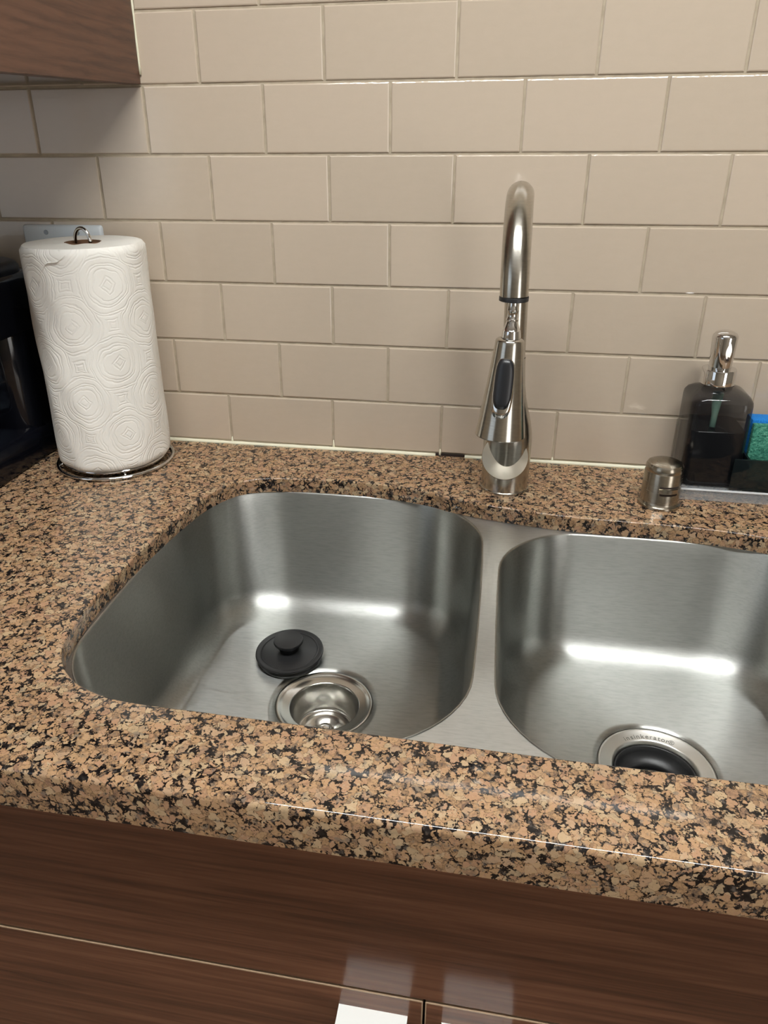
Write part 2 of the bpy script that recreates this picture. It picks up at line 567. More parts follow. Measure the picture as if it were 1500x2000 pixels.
# ================================================================== THE SETTING
def room():
    th = 0.1
    o = bm_obj('floor', box_bm(X0 - th, X1 + th, Y0 - th, th, FLOOR_Z - 0.05, FLOOR_Z), 'floor')
    tag(o, 'brown plank kitchen floor below the cabinets', kind='structure')
    o = bm_obj('ceiling', box_bm(X0 - th, X1 + th, Y0 - th, th, CEIL_Z, CEIL_Z + 0.05), 'ceiling')
    tag(o, 'white painted kitchen ceiling overhead', kind='structure')
    o = bm_obj('wall_front', box_bm(X0, X1, Y0 - th, Y0, FLOOR_Z, CEIL_Z), 'paint')
    tag(o, 'cream painted wall across the room', kind='structure')
    # right wall with a tall glazed door that throws side light over the counter
    fy0, fy1, fz0, fz1 = -3.9, -2.2, FLOOR_Z + 0.02, 1.15
    wf = empty('wall_right')
    tag(wf, 'cream painted wall with a tall window at right', kind='structure')
    for a in ((Y0, fy0, FLOOR_Z, CEIL_Z), (fy1, 0, FLOOR_Z, CEIL_Z), (fy0, fy1, FLOOR_Z, fz0), (fy0, fy1, fz1, CEIL_Z)):
        bm_obj('wall_section', box_bm(X1, X1 + th, *a), 'paint', wf)
    w2 = empty('window_2', (X1 + 0.05, (fy0 + fy1) / 2, fz0))
    tag(w2, 'tall white framed window in the right wall', kind='structure')
    hw, hh = (fy1 - fy0) / 2, fz1 - fz0
    lit_face(bm_obj('window_pane', box_bm(-0.004, 0.004, -hw + 0.04, hw - 0.04, 0.04, hh - 0.04), 'day_right', w2), (-1, 0, 0))
    for a in ((-hw, hw, 0, 0.04), (-hw, hw, hh - 0.04, hh), (-hw, -hw + 0.04, 0.04, hh - 0.04), (hw - 0.04, hw, 0.04, hh - 0.04), (-0.02, 0.02, 0.04, hh - 0.04)):
        bm_obj('window_frame', box_bm(-0.03, 0.03, *a), 'white_metal', w2)
    # left wall with a real window opening
    wy0, wy1, wz0, wz1 = -3.6, -1.6, 0.0, 1.25
    wl = empty('wall_left')
    tag(wl, 'cream painted wall with a window at left', kind='structure')
    for nm, a in (('wall_section', (Y0, wy0, FLOOR_Z, CEIL_Z)), ('wall_section', (wy1, 0, FLOOR_Z, CEIL_Z)),
                  ('wall_section', (wy0, wy1, FLOOR_Z, wz0)), ('wall_section', (wy0, wy1, wz1, CEIL_Z))):
        bm_obj(nm, box_bm(X0 - th, X0, *a), 'paint', wl)
    win = empty('window_1', (X0 - 0.05, (wy0 + wy1) / 2, wz0))
    tag(win, 'wide white framed window in the left wall', kind='structure')
    hw, hh = (wy1 - wy0) / 2, wz1 - wz0
    lit_face(bm_obj('window_pane', box_bm(-0.004, 0.004, -hw + 0.04, hw - 0.04, 0.04, hh - 0.04), 'day', win), (1, 0, 0))
    for a in ((-hw, hw, 0, 0.04), (-hw, hw, hh - 0.04, hh), (-hw, -hw + 0.04, 0.04, hh - 0.04), (hw - 0.04, hw, 0.04, hh - 0.04), (-0.02, 0.02, 0.04, hh - 0.04)):
        bm_obj('window_frame', box_bm(-0.03, 0.03, *a), 'white_metal', win)


room()


# ---- back wall: painted wall, grout bed, every tile a piece of its own
def back_wall():
    root = empty('wall_back')
    tag(root, 'beige glazed subway tile backsplash wall behind the sink', kind='structure')
    bm_obj('wall_body', box_bm(X0, X1, 0.010, 0.10, FLOOR_Z, CEIL_Z), 'paint', root)
    bm_obj('grout_bed', box_bm(-1.1, 1.15, 0.0014, 0.0100, -0.02, 0.87), 'grout', root)
    G = 0.0026
    P = 0.1551
    Z = [0.0035, 0.0747, 0.1530, 0.2317, 0.3105, 0.3902, 0.4688, 0.5470] + [0.5470 + 0.0787 * i for i in range(1, 5)]
    meas = {
        1: {-1: -0.1557, 0: -0.0026, 1: 0.1515, 2: 0.3060},
        2: {-1: -0.2298, 0: -0.0758, 1: 0.0762, 3: 0.3879, 4: 0.5443},
        3: {-1: -0.1533, 0: 0.0009, 1: 0.1544, 2: 0.3098, 3: 0.4668},
        4: {-1: -0.2307, 0: -0.0768, 1: 0.0771, 3: 0.3886},
        5: {-2: -0.3068, -1: -0.1542, 0: 0.0006, 1: 0.1556, 2: 0.3115, 3: 0.4679},
        6: {-2: -0.3865, -1: -0.2327, 0: -0.0788, 1: 0.0770, 2: 0.2321, 3: 0.3880},
        7: {-1: -0.1575, 0: -0.0020, 1: 0.1535, 2: 0.3094, 3: 0.4652},
        8: {-1: -0.2330, 0: -0.0775, 1: 0.0745},
    }
    # unit tile: 1 x 1 in x/z with rounded front edges (bevel given for a 152 x 76 mm tile), front at y = 0
    w, h, t = 0.1524, 0.0762, 0.008
    prof = [(0.0, t), (0.0, 0.0016), (0.00045, 0.0005), (0.0016, 0.0)]
    bm = bmesh.new()
    rings = []
    for ins, y in prof:
        a, b = w / 2 - ins, h / 2 - ins
        rings.append([bm.verts.new((sx * a / w, y, sz * b / h)) for sx, sz in ((-1, -1), (1, -1), (1, 1), (-1, 1))])
    for a, b in zip(rings[:-1], rings[1:]):
        for i in range(4):
            j = (i + 1) % 4
            bm.faces.new((a[i], a[j], b[j], b[i]))
    bm.faces.new(rings[-1])
    bmesh.ops.recalc_face_normals(bm, faces=bm.faces)
    me = bpy.data.meshes.new('tile')
    bm.to_mesh(me)
    bm.free()
    me.materials.append(M['tile'])
    for r in range(1, len(Z)):
        off = 0.0 if r % 2 else -0.5
        m = meas.get(r, {})
        ks = range(-6, 7)
        js = {}
        for k in ks:
            if k in m:
                js[k] = m[k]
            elif m:
                kk = min(m, key=lambda q: abs(q - k))
                js[k] = m[kk] + (k - kk) * P
            else:
                js[k] = (k + off) * P
        for k in list(ks)[:-1]:
            a, b = js[k] + G / 2, js[k + 1] - G / 2
            if b < -0.72 or a > 0.86:
                continue
            z0, z1 = Z[r - 1] + G / 2, Z[r] - G / 2
            if r > 7 and b < -0.25:
                continue
            o = bpy.data.objects.new('tile', me)
            COL.objects.link(o)
            o.parent = root
            o.location = ((a + b) / 2, random.uniform(-0.00015, 0.00015), (z0 + z1) / 2)
            o.rotation_euler = (random.gauss(0, 0.0022), random.gauss(0, 0.0010), random.gauss(0, 0.0016))
            o.scale = (b - a, 1, z1 - z0)
    # caulk bead along the counter, with a stretch missing left of the faucet
    for a, b in ((-1.0, 0.145), (0.186, 1.1)):
        n = 60
        pts = [(a + (b - a) * i / n, -0.0008, 0.0008) for i in range(n + 1)]
        bm_obj('caulk_bead', tube_bm(pts, [0.0030 + random.uniform(-0.0005, 0.0005) for _ in pts], 8), 'caulk', root, smooth=True)
    bm_obj('caulk_gap', box_bm(0.145, 0.186, -0.0006, 0.004, 0.0002, 0.0036), 'gap', root)
    # white drips where the caulk was smeared up two joints
    for x, hgt in ((-0.1552, 0.010), (-0.0022, 0.014), (0.1512, 0.010), (0.3055, 0.008)):
        bm_obj('caulk_bead', tube_bm([(x, 0.0006, 0.001), (x, 0.0006, hgt * 0.6), (x, 0.0010, hgt)], [0.0022, 0.0014, 0.0006], 8), 'caulk', root, smooth=True)


back_wall()

# ================================================================== CABINETS
APRON = 0.0405       # height of the built-up granite front edge
SLAB = 0.020         # slab thickness seen in the sink cut-out
FRONT_Y = -0.6345
DOOR_Y = -0.605


def base_cabinet():
    root = empty('base_cabinet', (0.2, -0.3, FLOOR_Z))
    tag(root, 'dark walnut laminate sink base cabinet under the granite counter', 'cabinet')
    z = -FLOOR_Z

    def loc(bm, *a, **k):
        o = bm_obj(*a[:1], bm, *a[1:], **k)
        return o
    # carcass: sides, bottom and back, open where the bowls hang
    def shifted(x0, x1, y0, y1, z0, z1, bev=0.0, seg=2):
        return box_bm(x0 - 0.2, x1 - 0.2, y0 + 0.3, y1 + 0.3, z0 + z, z1 + z, bev, seg)
    bx0, bx1 = -0.62, 1.02
    for nm, a in (('side_panel', (bx0, bx0 + 0.018, DOOR_Y + 0.02, -0.02, FLOOR_Z, -APRON)),
                  ('side_panel', (bx1 - 0.018, bx1, DOOR_Y + 0.02, -0.02, FLOOR_Z, -APRON)),
                  ('bottom_panel', (bx0 + 0.018, bx1 - 0.018, DOOR_Y + 0.02, -0.02, FLOOR_Z + 0.1, FLOOR_Z + 0.118)),
                  ('face_frame', (bx0 + 0.018, bx1 - 0.018, DOOR_Y + 0.021, DOOR_Y + 0.035, -0.26, -APRON - 0.0005)),
                  ('toe_kick', (bx0 + 0.018, bx1 - 0.018, DOOR_Y + 0.07, DOOR_Y + 0.085, FLOOR_Z, FLOOR_Z + 0.1))):
        bm_obj(nm, shifted(*a), 'carcass', root)
    GZ = -0.2290
    bm_obj('drawer_front', shifted(bx0, bx1, DOOR_Y, DOOR_Y + 0.02, GZ, -APRON - 0.001, 0.0008, 1), 'wood_front', root)
    for i, (a, b) in enumerate(((-0.30, 0.1975), (0.2005, 0.70))):
        d = bm_obj('door', shifted(a, b, DOOR_Y, DOOR_Y + 0.02, FLOOR_Z + 0.11, GZ - 0.0032, 0.0006, 1), 'wood_front', root)
        # pale edge band on top of the door and down its inner edge
        bm_obj('edge_band', shifted(a, b, DOOR_Y - 0.0002, DOOR_Y + 0.019, GZ - 0.0040, GZ - 0.0028), 'wood_edge', d)
        ex = b if i == 0 else a
        bm_obj('edge_band', shifted(ex - 0.0005, ex + 0.0005, DOOR_Y - 0.0001, DOOR_Y + 0.019, FLOOR_Z + 0.12, GZ - 0.004), 'wood_edge', d)
        hx0, hx1 = (0.1275, 0.1858) if i == 0 else (0.2140, 0.2720)
        # flat tab pull: plate let into the door that turns outwards with a lipped edge
        prof = [(0.0, 0.0), (0.0, -0.0016), (-0.038, -0.0016), (-0.040, -0.004), (-0.040, -0.014), (-0.0416, -0.014), (-0.0416, -0.003), (-0.0395, 0.0)]
        lp = [[Vector((x - 0.2, DOOR_Y + 0.3 + py, -0.2545 + z + pz)) for py, pz in prof] for x in (hx0, hx1)]
        h = bm_obj('pull', loft_bm(lp, True, True), 'pull', d)
        h['label'] = 'white flat tab pull'


base_cabinet()


def wall_cabinet():
    root = empty('wall_cabinet', (-0.6, 0, 0.47))
    tag(root, 'walnut laminate wall cabinet hanging above the paper towels', 'cabinet')
    zt = 1.2
    # end panel with the grained face (its lower edge drops a touch towards the front)
    bm = box_bm(-0.2520, -0.2335, -0.33, -0.0006, 0.4700, zt, 0.0006, 1)
    for v in bm.verts:
        if v.co.z < 0.5:
            v.co.z += (v.co.y) * 0.020
        v.co -= Vector((-0.6, 0, 0.47))
    bm_obj('end_panel', bm, 'wood_end', root)

    def sh(*a):
        b = box_bm(*a)
        for v in b.verts:
            v.co -= Vector((-0.6, 0, 0.47))
        return b
    bm_obj('bottom_panel', sh(-1.05, -0.2520, -0.326, -0.0006, 0.4715, 0.489), 'wood_under', root)
    bm_obj('cabinet_body', sh(-1.05, -0.2525, -0.31, -0.0006, 0.4895, zt), 'carcass', root)
    bm_obj('door', sh(-1.05, -0.2525, -0.33, -0.3105, 0.4895, zt), 'wood_end', root)
    n = 50
    pts = [(-0.2325 + 0.6, -0.0012, 0.01 + i * 0.012) for i in range(n)]
    bm_obj('caulk_bead', tube_bm(pts, [0.0012 + 0.0006 * random.random() for _ in pts], 6), 'caulk', root, smooth=True)


wall_cabinet()

# ================================================================== COUNTERTOP
cut_pts = [(-0.137, -0.505), (-0.1238, -0.5228), (-0.1022, -0.5394), (-0.070, -0.5505), (-0.0375, -0.5536), (0.0143, -0.5540), (0.0974, -0.5548),
           (0.18, -0.5560), (0.2669, -0.5570), (0.34, -0.5572), (0.4237, -0.5573), (0.478, -0.5560), (0.525, -0.5480), (0.560, -0.5290),
           (0.582, -0.4980), (0.590, -0.4600), (0.592, -0.4000), (0.592, -0.3300), (0.588, -0.2600), (0.574, -0.2170), (0.5560, -0.1945),
           (0.5329, -0.1812), (0.5000, -0.1735), (0.4652, -0.1695), (0.4170, -0.1665), (0.3424, -0.1645), (0.2950, -0.1605), (0.2600, -0.1550), (0.2128, -0.1460),
           (0.1783, -0.1355), (0.1475, -0.1222), (0.1000, -0.1111), (0.0356, -0.1070), (-0.0144, -0.1080), (-0.0601, -0.1127),
           (-0.0875, -0.1222), (-0.1094, -0.1405), (-0.1288, -0.1813), (-0.1394, -0.2375), (-0.1459, -0.2951), (-0.1501, -0.3571),
           (-0.1522, -0.4019), (-0.1510, -0.4366), (-0.1472, -0.4697), (-0.1431, -0.4911)]


def countertop():
    cut = catmull(cut_pts, 4)
    xa, xb = -1.15, 1.25
    bm = bmesh.new()
    b = 0.0022
    # hole: rounded arris then straight cut face
    prof = [(b, 0.0), (b * 0.6, -b * 0.12), (b * 0.3, -b * 0.3), (b * 0.08, -b * 0.62), (0.0, -b), (0.0, -SLAB)]
    loops = []
    for d, z in prof:
        lp = offset_loop(cut, d)
        loops.append([bm.verts.new((x, y, z)) for x, y in lp])
    n = len(cut)
    for a, c in zip(loops[:-1], loops[1:]):
        for i in range(n):
            j = (i + 1) % n
            bm.faces.new((a[i], c[i], c[j], a[j]))
    # outer section: back edge, top, front arris, apron, underside
    e = 0.0045
    sec = [(-0.0004, -SLAB), (-0.0004, 0.0)]
    front = [(FRONT_Y + e, 0.0), (FRONT_Y + e * 0.62, -e * 0.08), (FRONT_Y + e * 0.29, -e * 0.29), (FRONT_Y + e * 0.08, -e * 0.62), (FRONT_Y, -e),
             (FRONT_Y, -APRON + 0.002), (FRONT_Y + 0.002, -APRON), (FRONT_Y + 0.045, -APRON), (FRONT_Y + 0.045, -SLAB)]
    va = [bm.verts.new((xa, y, z)) for y, z in sec + front]
    vb = [bm.verts.new((xb, y, z)) for y, z in sec + front]
    k = len(va)
    for i in range(k - 1):
        if i == 1:
            continue          # the top, filled round the hole below
        bm.faces.new((va[i], va[i + 1], vb[i + 1], vb[i]))
    bm.faces.new(va)
    bm.faces.new(vb[::-1])
    fill_between(bm, [[va[1], va[2], vb[2], vb[1]], loops[0]])
    fill_between(bm, [[va[0], va[-1], vb[-1], vb[0]], loops[-1]])
    o = bm_obj('countertop', bm, 'granite', auto=40)
    tag(o, 'polished tan and black speckled granite countertop with sink cutout', 'countertop')
    return cut


CUT = countertop()

# ================================================================== SINK
DRAIN_L = (0.0498, -0.3145)
DRAIN_R = (0.4117, -0.3647)
FLOOR_L, FLOOR_R = -0.190, -0.180
RIM = -SLAB - 0.0004


def sink():
    root = empty('kitchen_sink', (0.22, -0.33, RIM))
    tag(root, 'double bowl stainless steel sink set under the granite counter', 'sink')
    O = Vector((0.22, -0.33, RIM))
    specs = ((-0.1440, 0.2158, -0.5480, -0.1135, 0.096, FLOOR_L, DRAIN_L, 0.0052),
             (0.2428, 0.5840, -0.5480, -0.1720, 0.090, FLOOR_R, DRAIN_R, 0.0040))
    outlines = []
    for bi, (x0, x1, y0, y1, r, fz, dr, bul) in enumerate(specs):
        depth = RIM - fz
        draft = 0.010
        fr = 0.034
        prof = [(-0.0012, 0.0), (-0.0007, -0.0001), (-0.0002, -0.0005), (0.0, -0.0013)]
        wall_z0, wall_z1 = -0.0013, -(depth - fr)
        for i in range(1, 9):
            t = i / 8
            prof.append((draft * t, wall_z0 + (wall_z1 - wall_z0) * t))
        for i in range(1, 13):
            a = (pi / 2) * i / 12
            prof.append((draft + fr * (1 - cos(a)), wall_z1 - fr * sin(a) * 0.985))
        loops = []
        for ins, zz in prof:
            rr = max(r - ins * 0.55, 0.02)
            lp = rrect(x0 + ins, x1 - ins, y0 + ins, y1 - ins, rr, 12, 10, bul)
            loops.append([(x - O.x, y - O.y, zz) for x, y in lp])
        outlines.append([(x + O.x, y + O.y) for x, y, _ in loops[0]])
        # floor falling gently to the drain
        ins, zz = prof[-1]
        last = loops[-1]
        R = 0.0575 if bi == 0 else 0.0590
        dx, dy = dr[0] - O.x, dr[1] - O.y
        for t in (0.15, 0.35, 0.55, 0.75, 0.92, 1.0):
            lp = []
            for x, y, _ in last:
                a = atan2(y - dy, x - dx)
                cx, cy = dx + R * cos(a), dy + R * sin(a)
                lp.append((x + (cx - x) * t, y + (cy - y) * t, zz - 0.0028 * t))
            loops.append(lp)
        o = bm_obj('bowl', loft_bm(loops), 'steel_bowl', root, smooth=True)
        md = o.modifiers.new('wall', 'SOLIDIFY')
        md.thickness = 0.001
        md.offset = -1.0
        o['label'] = ('larger left bowl with an open drain', 'smaller right bowl with the disposal opening')[bi]
    # deck plate with both openings
    bm = bmesh.new()
    outer = [(x, y) for x, y in rrect(-0.178, 0.612, -0.575, -0.085, 0.08, 6, 4)]
    lv = []
    for lp in [outer] + outlines:
        lv.append([bm.verts.new((x - O.x, y - O.y, 0.0)) for x, y in lp])
    fill_between(bm, lv)
    bmesh.ops.recalc_face_normals(bm, faces=bm.faces)
    o = bm_obj('deck', bm, 'steel_deck', root)
    for p in o.data.polygons:
        if p.normal.z < 0:
            p.flip()
    # ---- strainer body of the left drain
    zl = FLOOR_L - 0.0028 - RIM
    flange = [(0.0400, -0.0040), (0.0405, -0.0022), (0.0420, -0.0018), (0.0480, -0.0012), (0.0520, 0.0004), (0.0540, 0.0019), (0.0558, 0.0021), (0.0570, 0.0011), (0.0572, -0.003)]
    dl = bm_obj('drain_flange', lathe_bm(flange, 64), 'steel_drain', root, (DRAIN_L[0] - O.x, DRAIN_L[1] - O.y, zl), smooth=True)
    cup = [(0.0, -0.0450), (0.0130, -0.0450), (0.0145, -0.0435), (0.0200, -0.0405), (0.0240, -0.0380), (0.0275, -0.0375), (0.0315, -0.0385), (0.0340, -0.0365), (0.0352, -0.0340), (0.0362, -0.0300), (0.0384, -0.0100), (0.0400, -0.0040)]
    bm_obj('drain_cup', lathe_bm(cup, 64), 'steel_drain', dl, smooth=True)
    post = [(0.0, -0.0320), (0.0055, -0.0325), (0.0085, -0.0350), (0.0092, -0.0400), (0.0120, -0.0445)]
    bm_obj('drain_post', lathe_bm(post, 32), 'chrome_soft', dl, smooth=True)
    # ---- disposal flange of the right drain with its rubber splash guard
    zr = FLOOR_R - 0.0028 - RIM
    fl = [(0.0415, -0.0140), (0.0420, -0.0060), (0.0432, -0.0024), (0.0450, -0.0012), (0.0540, 0.0002), (0.0556, 0.0016), (0.0572, 0.0020), (0.0586, 0.0008), (0.0590, -0.003)]
    df = bm_obj('disposal_flange', lathe_bm(fl, 72), 'steel_flange', root, (DRAIN_R[0] - O.x, DRAIN_R[1] - O.y, zr), smooth=True)
    thr = [(0.0, -0.060), (0.0330, -0.060), (0.0400, -0.056), (0.0414, -0.040), (0.0416, -0.0130)]
    bm_obj('disposal_throat', lathe_bm(thr, 48), 'black_wet', df, smooth=True)
    gd = [(0.0412, -0.0060), (0.0406, -0.0050), (0.0392, -0.0062), (0.0380, -0.0110), (0.0352, -0.0165), (0.0318, -0.0185), (0.0292, -0.0200), (0.0280, -0.0222), (0.0278, -0.0300), (0.0292, -0.0305), (0.0330, -0.0240), (0.0400, -0.0160)]
    bm_obj('splash_guard', lathe_bm(gd, 56, closed=True), 'black_rubber', df, smooth=True)
    gl = [(0.0, -0.0330), (0.0100, -0.0322), (0.0200, -0.0300), (0.0279, -0.0262)]
    bm_obj('guard_flaps', lathe_bm(gl, 24), 'black_wet', df, smooth=True)
    # engraved lettering round the far side of the flange
    txt = 'insinkerator\u00ae'
    cur = bpy.data.curves.new('letter', 'FONT')
    cur.size = 0.0078
    cur.extrude = 0.00012
    cur.align_x = 'CENTER'
    tmp = bpy.data.objects.new('letter', cur)
    COL.objects.link(tmp)
    bm = bmesh.new()
    R = 0.0486
    widths = {'i': 0.42, 'r': 0.62, 't': 0.62, 'k': 0.9, 's': 0.85}
    adv = [widths.get(c, 1.0) * 0.0052 for c in txt]
    pos, x = [], 0.0
    for a in adv:
        pos.append(x + a / 2)
        x += a
    for c, px in zip(txt, pos):
        cur.body = c
        bpy.context.view_layer.update()
        dg = bpy.context.evaluated_depsgraph_get()
        me = bpy.data.meshes.new_from_object(tmp.evaluated_get(dg))
        th = pi / 2 + 0.03 - (px - x / 2) / R
        mt = Matrix.Translation((R * cos(th), R * sin(th), 0.00)) @ Matrix.Rotation(th - pi / 2, 4, 'Z') @ Matrix.Translation((0, -0.0026, 0))
        me.transform(mt)
        for v in me.vertices:
            r_ = sqrt(v.co.x ** 2 + v.co.y ** 2)
            v.co.z += -0.0012 + (r_ - 0.045) * (0.0014 / 0.009) + 0.00008
        bm.from_mesh(me)
        bpy.data.meshes.remove(me)
    bpy.data.objects.remove(tmp)
    L = bm_obj('lettering', bm, 'engrave', df)
    L['label'] = 'small engraved word round the steel ring'


sink()


# ---- rubber stopper lying in the left bowl
def stopper():
    x, y = -0.0105, -0.2420
    z = FLOOR_L - 0.0009
    root = empty('sink_stopper', (x, y, z))
    tag(root, 'black rubber drain stopper with a round knob in the left bowl', 'stopper')
    tilt = Euler((radians(2.5), radians(-1.5), 0))
    disc = [(0.0, 0.0), (0.0360, 0.0), (0.0400, 0.0010), (0.0408, 0.0030), (0.0385, 0.0058), (0.0385, 0.0075), (0.0415, 0.0082), (0.0428, 0.0098),
            (0.0424, 0.0116), (0.0405, 0.0122), (0.0375, 0.0112), (0.0355, 0.0118), (0.0345, 0.0108), (0.0200, 0.0128), (0.0130, 0.0140), (0.0, 0.0142)]
    d = bm_obj('disc', lathe_bm(disc, 64), 'black_rubber', root, (0, 0, 0.0030), auto=50)
    d.rotation_euler = tilt
    kn = [(0.0125, 0.0136), (0.0118, 0.0170), (0.0128, 0.0215), (0.0175, 0.0240), (0.0187, 0.0262), (0.0180, 0.0286), (0.0120, 0.0298), (0.0, 0.0302)]
    k = bm_obj('knob', lathe_bm(kn, 48), 'black_rubber', root, (0, 0, 0.0030), auto=50)
    k.rotation_euler = tilt


stopper()


# ================================================================== FAUCET
def faucet():
    bx, by = 0.2415, -0.0900
    root = empty('kitchen_faucet', (bx, by, 0))
    tag(root, 'tall brushed nickel pull-down faucet behind the sink', 'faucet')
    base = [(0.0, 0.0), (0.0300, 0.0), (0.0306, 0.0010), (0.0306, 0.0030), (0.0297, 0.0042), (0.0297, 0.0640), (0.0288, 0.0760), (0.0262, 0.0900), (0.0222, 0.1050), (0.0184, 0.1200), (0.0158, 0.1360), (0.0142, 0.1560), (0.0134, 0.1700)]
    bm_obj('base', lathe_bm(base, 64), 'nickel', root, auto=35)
    # control hub: short cylinder leaning out of the body with a flat turned face
    hub = [(0.0270, -0.030), (0.0283, -0.004), (0.0283, 0.0012), (0.0278, 0.0020)]
    h = bm_obj('control_hub', lathe_bm(hub, 64), 'nickel', root, (-0.0022, -0.0225, 0.0500), auto=40)
    h.rotation_euler = Euler((radians(90 - 25), 0, 0))
    f = bm_obj('hub_face', lathe_bm([(0.0278, 0.0020), (0.0270, 0.0024), (0.014, 0.00245), (0.0, 0.0025)], 64), 'turned', h, smooth=True)
    # gooseneck
    r = 0.0134
    R = 0.0830
    zc = 0.2725
    pts = []
    for i in range(9):
        pts.append((0, 0, 0.150 + (zc - 0.150) * i / 8))
    for i in range(1, 33):
        a = pi * i / 32
        pts.append((0, -R + R * cos(a), zc + R * sin(a)))
    # small drift to the left towards the outlet, as the spout is swung a few degrees
    P = []
    for x, y, zz in pts:
        up = max(0.0, (zz - 0.15) / 0.2)
        P.append((x - 0.0055 * min(up, 1.0) + y * 0.028, y, zz))
    e = Vector(P[-1])
    P.append((e.x, e.y, e.z + 0.0))
    P = P[:-1]
    bm_obj('gooseneck', tube_bm(P, r, 40, cap=False), 'nickel', root, smooth=True)
    ex, ey, ez = P[-1]
    # the open end sits a little higher than the centre line of the arc
    ring = [(0.0136, 0.0), (0.0138, -0.0004), (0.0138, -0.0040), (0.0128, -0.0044), (0.0050, -0.0040)]
    bm_obj('outlet_ring', lathe_bm(ring[::-1], 48), 'black_rubber', root, (ex, ey, ez), auto=40)
    # hose end and conical chrome coupling
    hz = ez
    hose = [(0.0052, -0.0030), (0.0052, -0.0120), (0.0056, -0.0124), (0.0056, -0.0136), (0.0052, -0.0140), (0.0050, -0.0205), (0.0058, -0.0210), (0.0060, -0.0225), (0.0050, -0.0235)]
    bm_obj('hose', lathe_bm(hose[::-1], 32), 'chrome_soft', root, (ex, ey, hz), smooth=True)
    cp = [(0.0050, -0.0230), (0.0058, -0.0250), (0.0062, -0.0262), (0.0078, -0.0315), (0.0086, -0.0322), (0.0093, -0.0385), (0.0093, -0.0405)]
    bm_obj('coupling', lathe_bm(cp[::-1], 12), 'chrome', root, (ex, ey, hz), auto=40)
    # spray head hanging out of its dock
    TOP, BOT = -0.0400, -0.1365
    SH = Vector((ex + 0.0005, ey, hz))

    def rad(t):           # t = 0 at the top, 1 at the bottom
        return 0.0136 + 0.0112 * (0.82 * t + 0.18 * t * t)
    prof = [(0.0, TOP - 0.0002), (0.0118, TOP), (0.0132, TOP - 0.0010)]
    for i in range(0, 21):
        t = i / 20
        prof.append((rad(t), TOP - 0.002 + (BOT - TOP + 0.002) * t))
    prof += [(rad(1) - 0.0008, BOT - 0.0010), (rad(1) - 0.0022, BOT - 0.0008), (rad(1) - 0.003, BOT + 0.002)]
    hd = bm_obj('spray_head', lathe_bm(prof[::-1], 64), 'nickel', root, SH, auto=40)
    lean = Euler((radians(-3.0), radians(1.8), 0))
    hd.rotation_euler = lean
    fc = bm_obj('spray_face', lathe_bm([(0.0, BOT + 0.001), (0.015, BOT + 0.001), (rad(1) - 0.003, BOT + 0.0016)], 48), 'black_rubber', hd, smooth=True)

    # oval control on the front of the head, wrapped round the cone
    def wrap(hw, hh, zc_, lift, nrim=40, dome=0.0, levels=5):
        bm = bmesh.new()
        loops = []
        for lv in range(levels + 1):
            s = 1.0 - lv / levels
            lp = []
            for i in range(nrim):
                a = 2 * pi * i / nrim
                # stadium outline
                ca, sa = cos(a), sin(a)
                ox = hw * (abs(ca) ** 0.62) * (1 if ca >= 0 else -1)
                oz = hh * (abs(sa) ** 0.62) * (1 if sa >= 0 else -1)
                lp.append((ox * s, oz * s))
            loops.append((s, lp))

        def pt(u, v, off):
            zz = zc_ + v
            t = (zz - (TOP - 0.002)) / (BOT - TOP + 0.002)
            rr = rad(t) + off
            a = -pi / 2 - radians(7) + u / rad(t)
            return Vector((rr * cos(a), rr * sin(a), zz))
        V = []
        V.append([bm.verts.new(pt(u, v, -0.002)) for u, v in loops[0][1]])
        for s, lp in loops[:-1]:
            off = lift + dome * (1 - s ** 4)
            V.append([bm.verts.new(pt(u, v, off)) for u, v in lp])
        c = bm.verts.new(pt(0, 0, lift + dome))
        for A, B in zip(V[:-1], V[1:]):
            for i in range(nrim):
                j = (i + 1) % nrim
                bm.faces.new((A[i], A[j], B[j], B[i]))
        for i in range(nrim):
            bm.faces.new((V[-1][i], V[-1][(i + 1) % nrim], c))
        return bm
    mid = TOP - 0.0410
    bz = bm_obj('button_bezel', wrap(0.0106, 0.0288, mid - 0.0042, 0.0002), 'chrome_soft', hd, smooth=True)
    bt = bm_obj('spray_button', wrap(0.0090, 0.0240, mid, 0.0006, dome=0.0008), 'button', hd, smooth=True)
    bt['label'] = 'black oval spray button'


faucet()


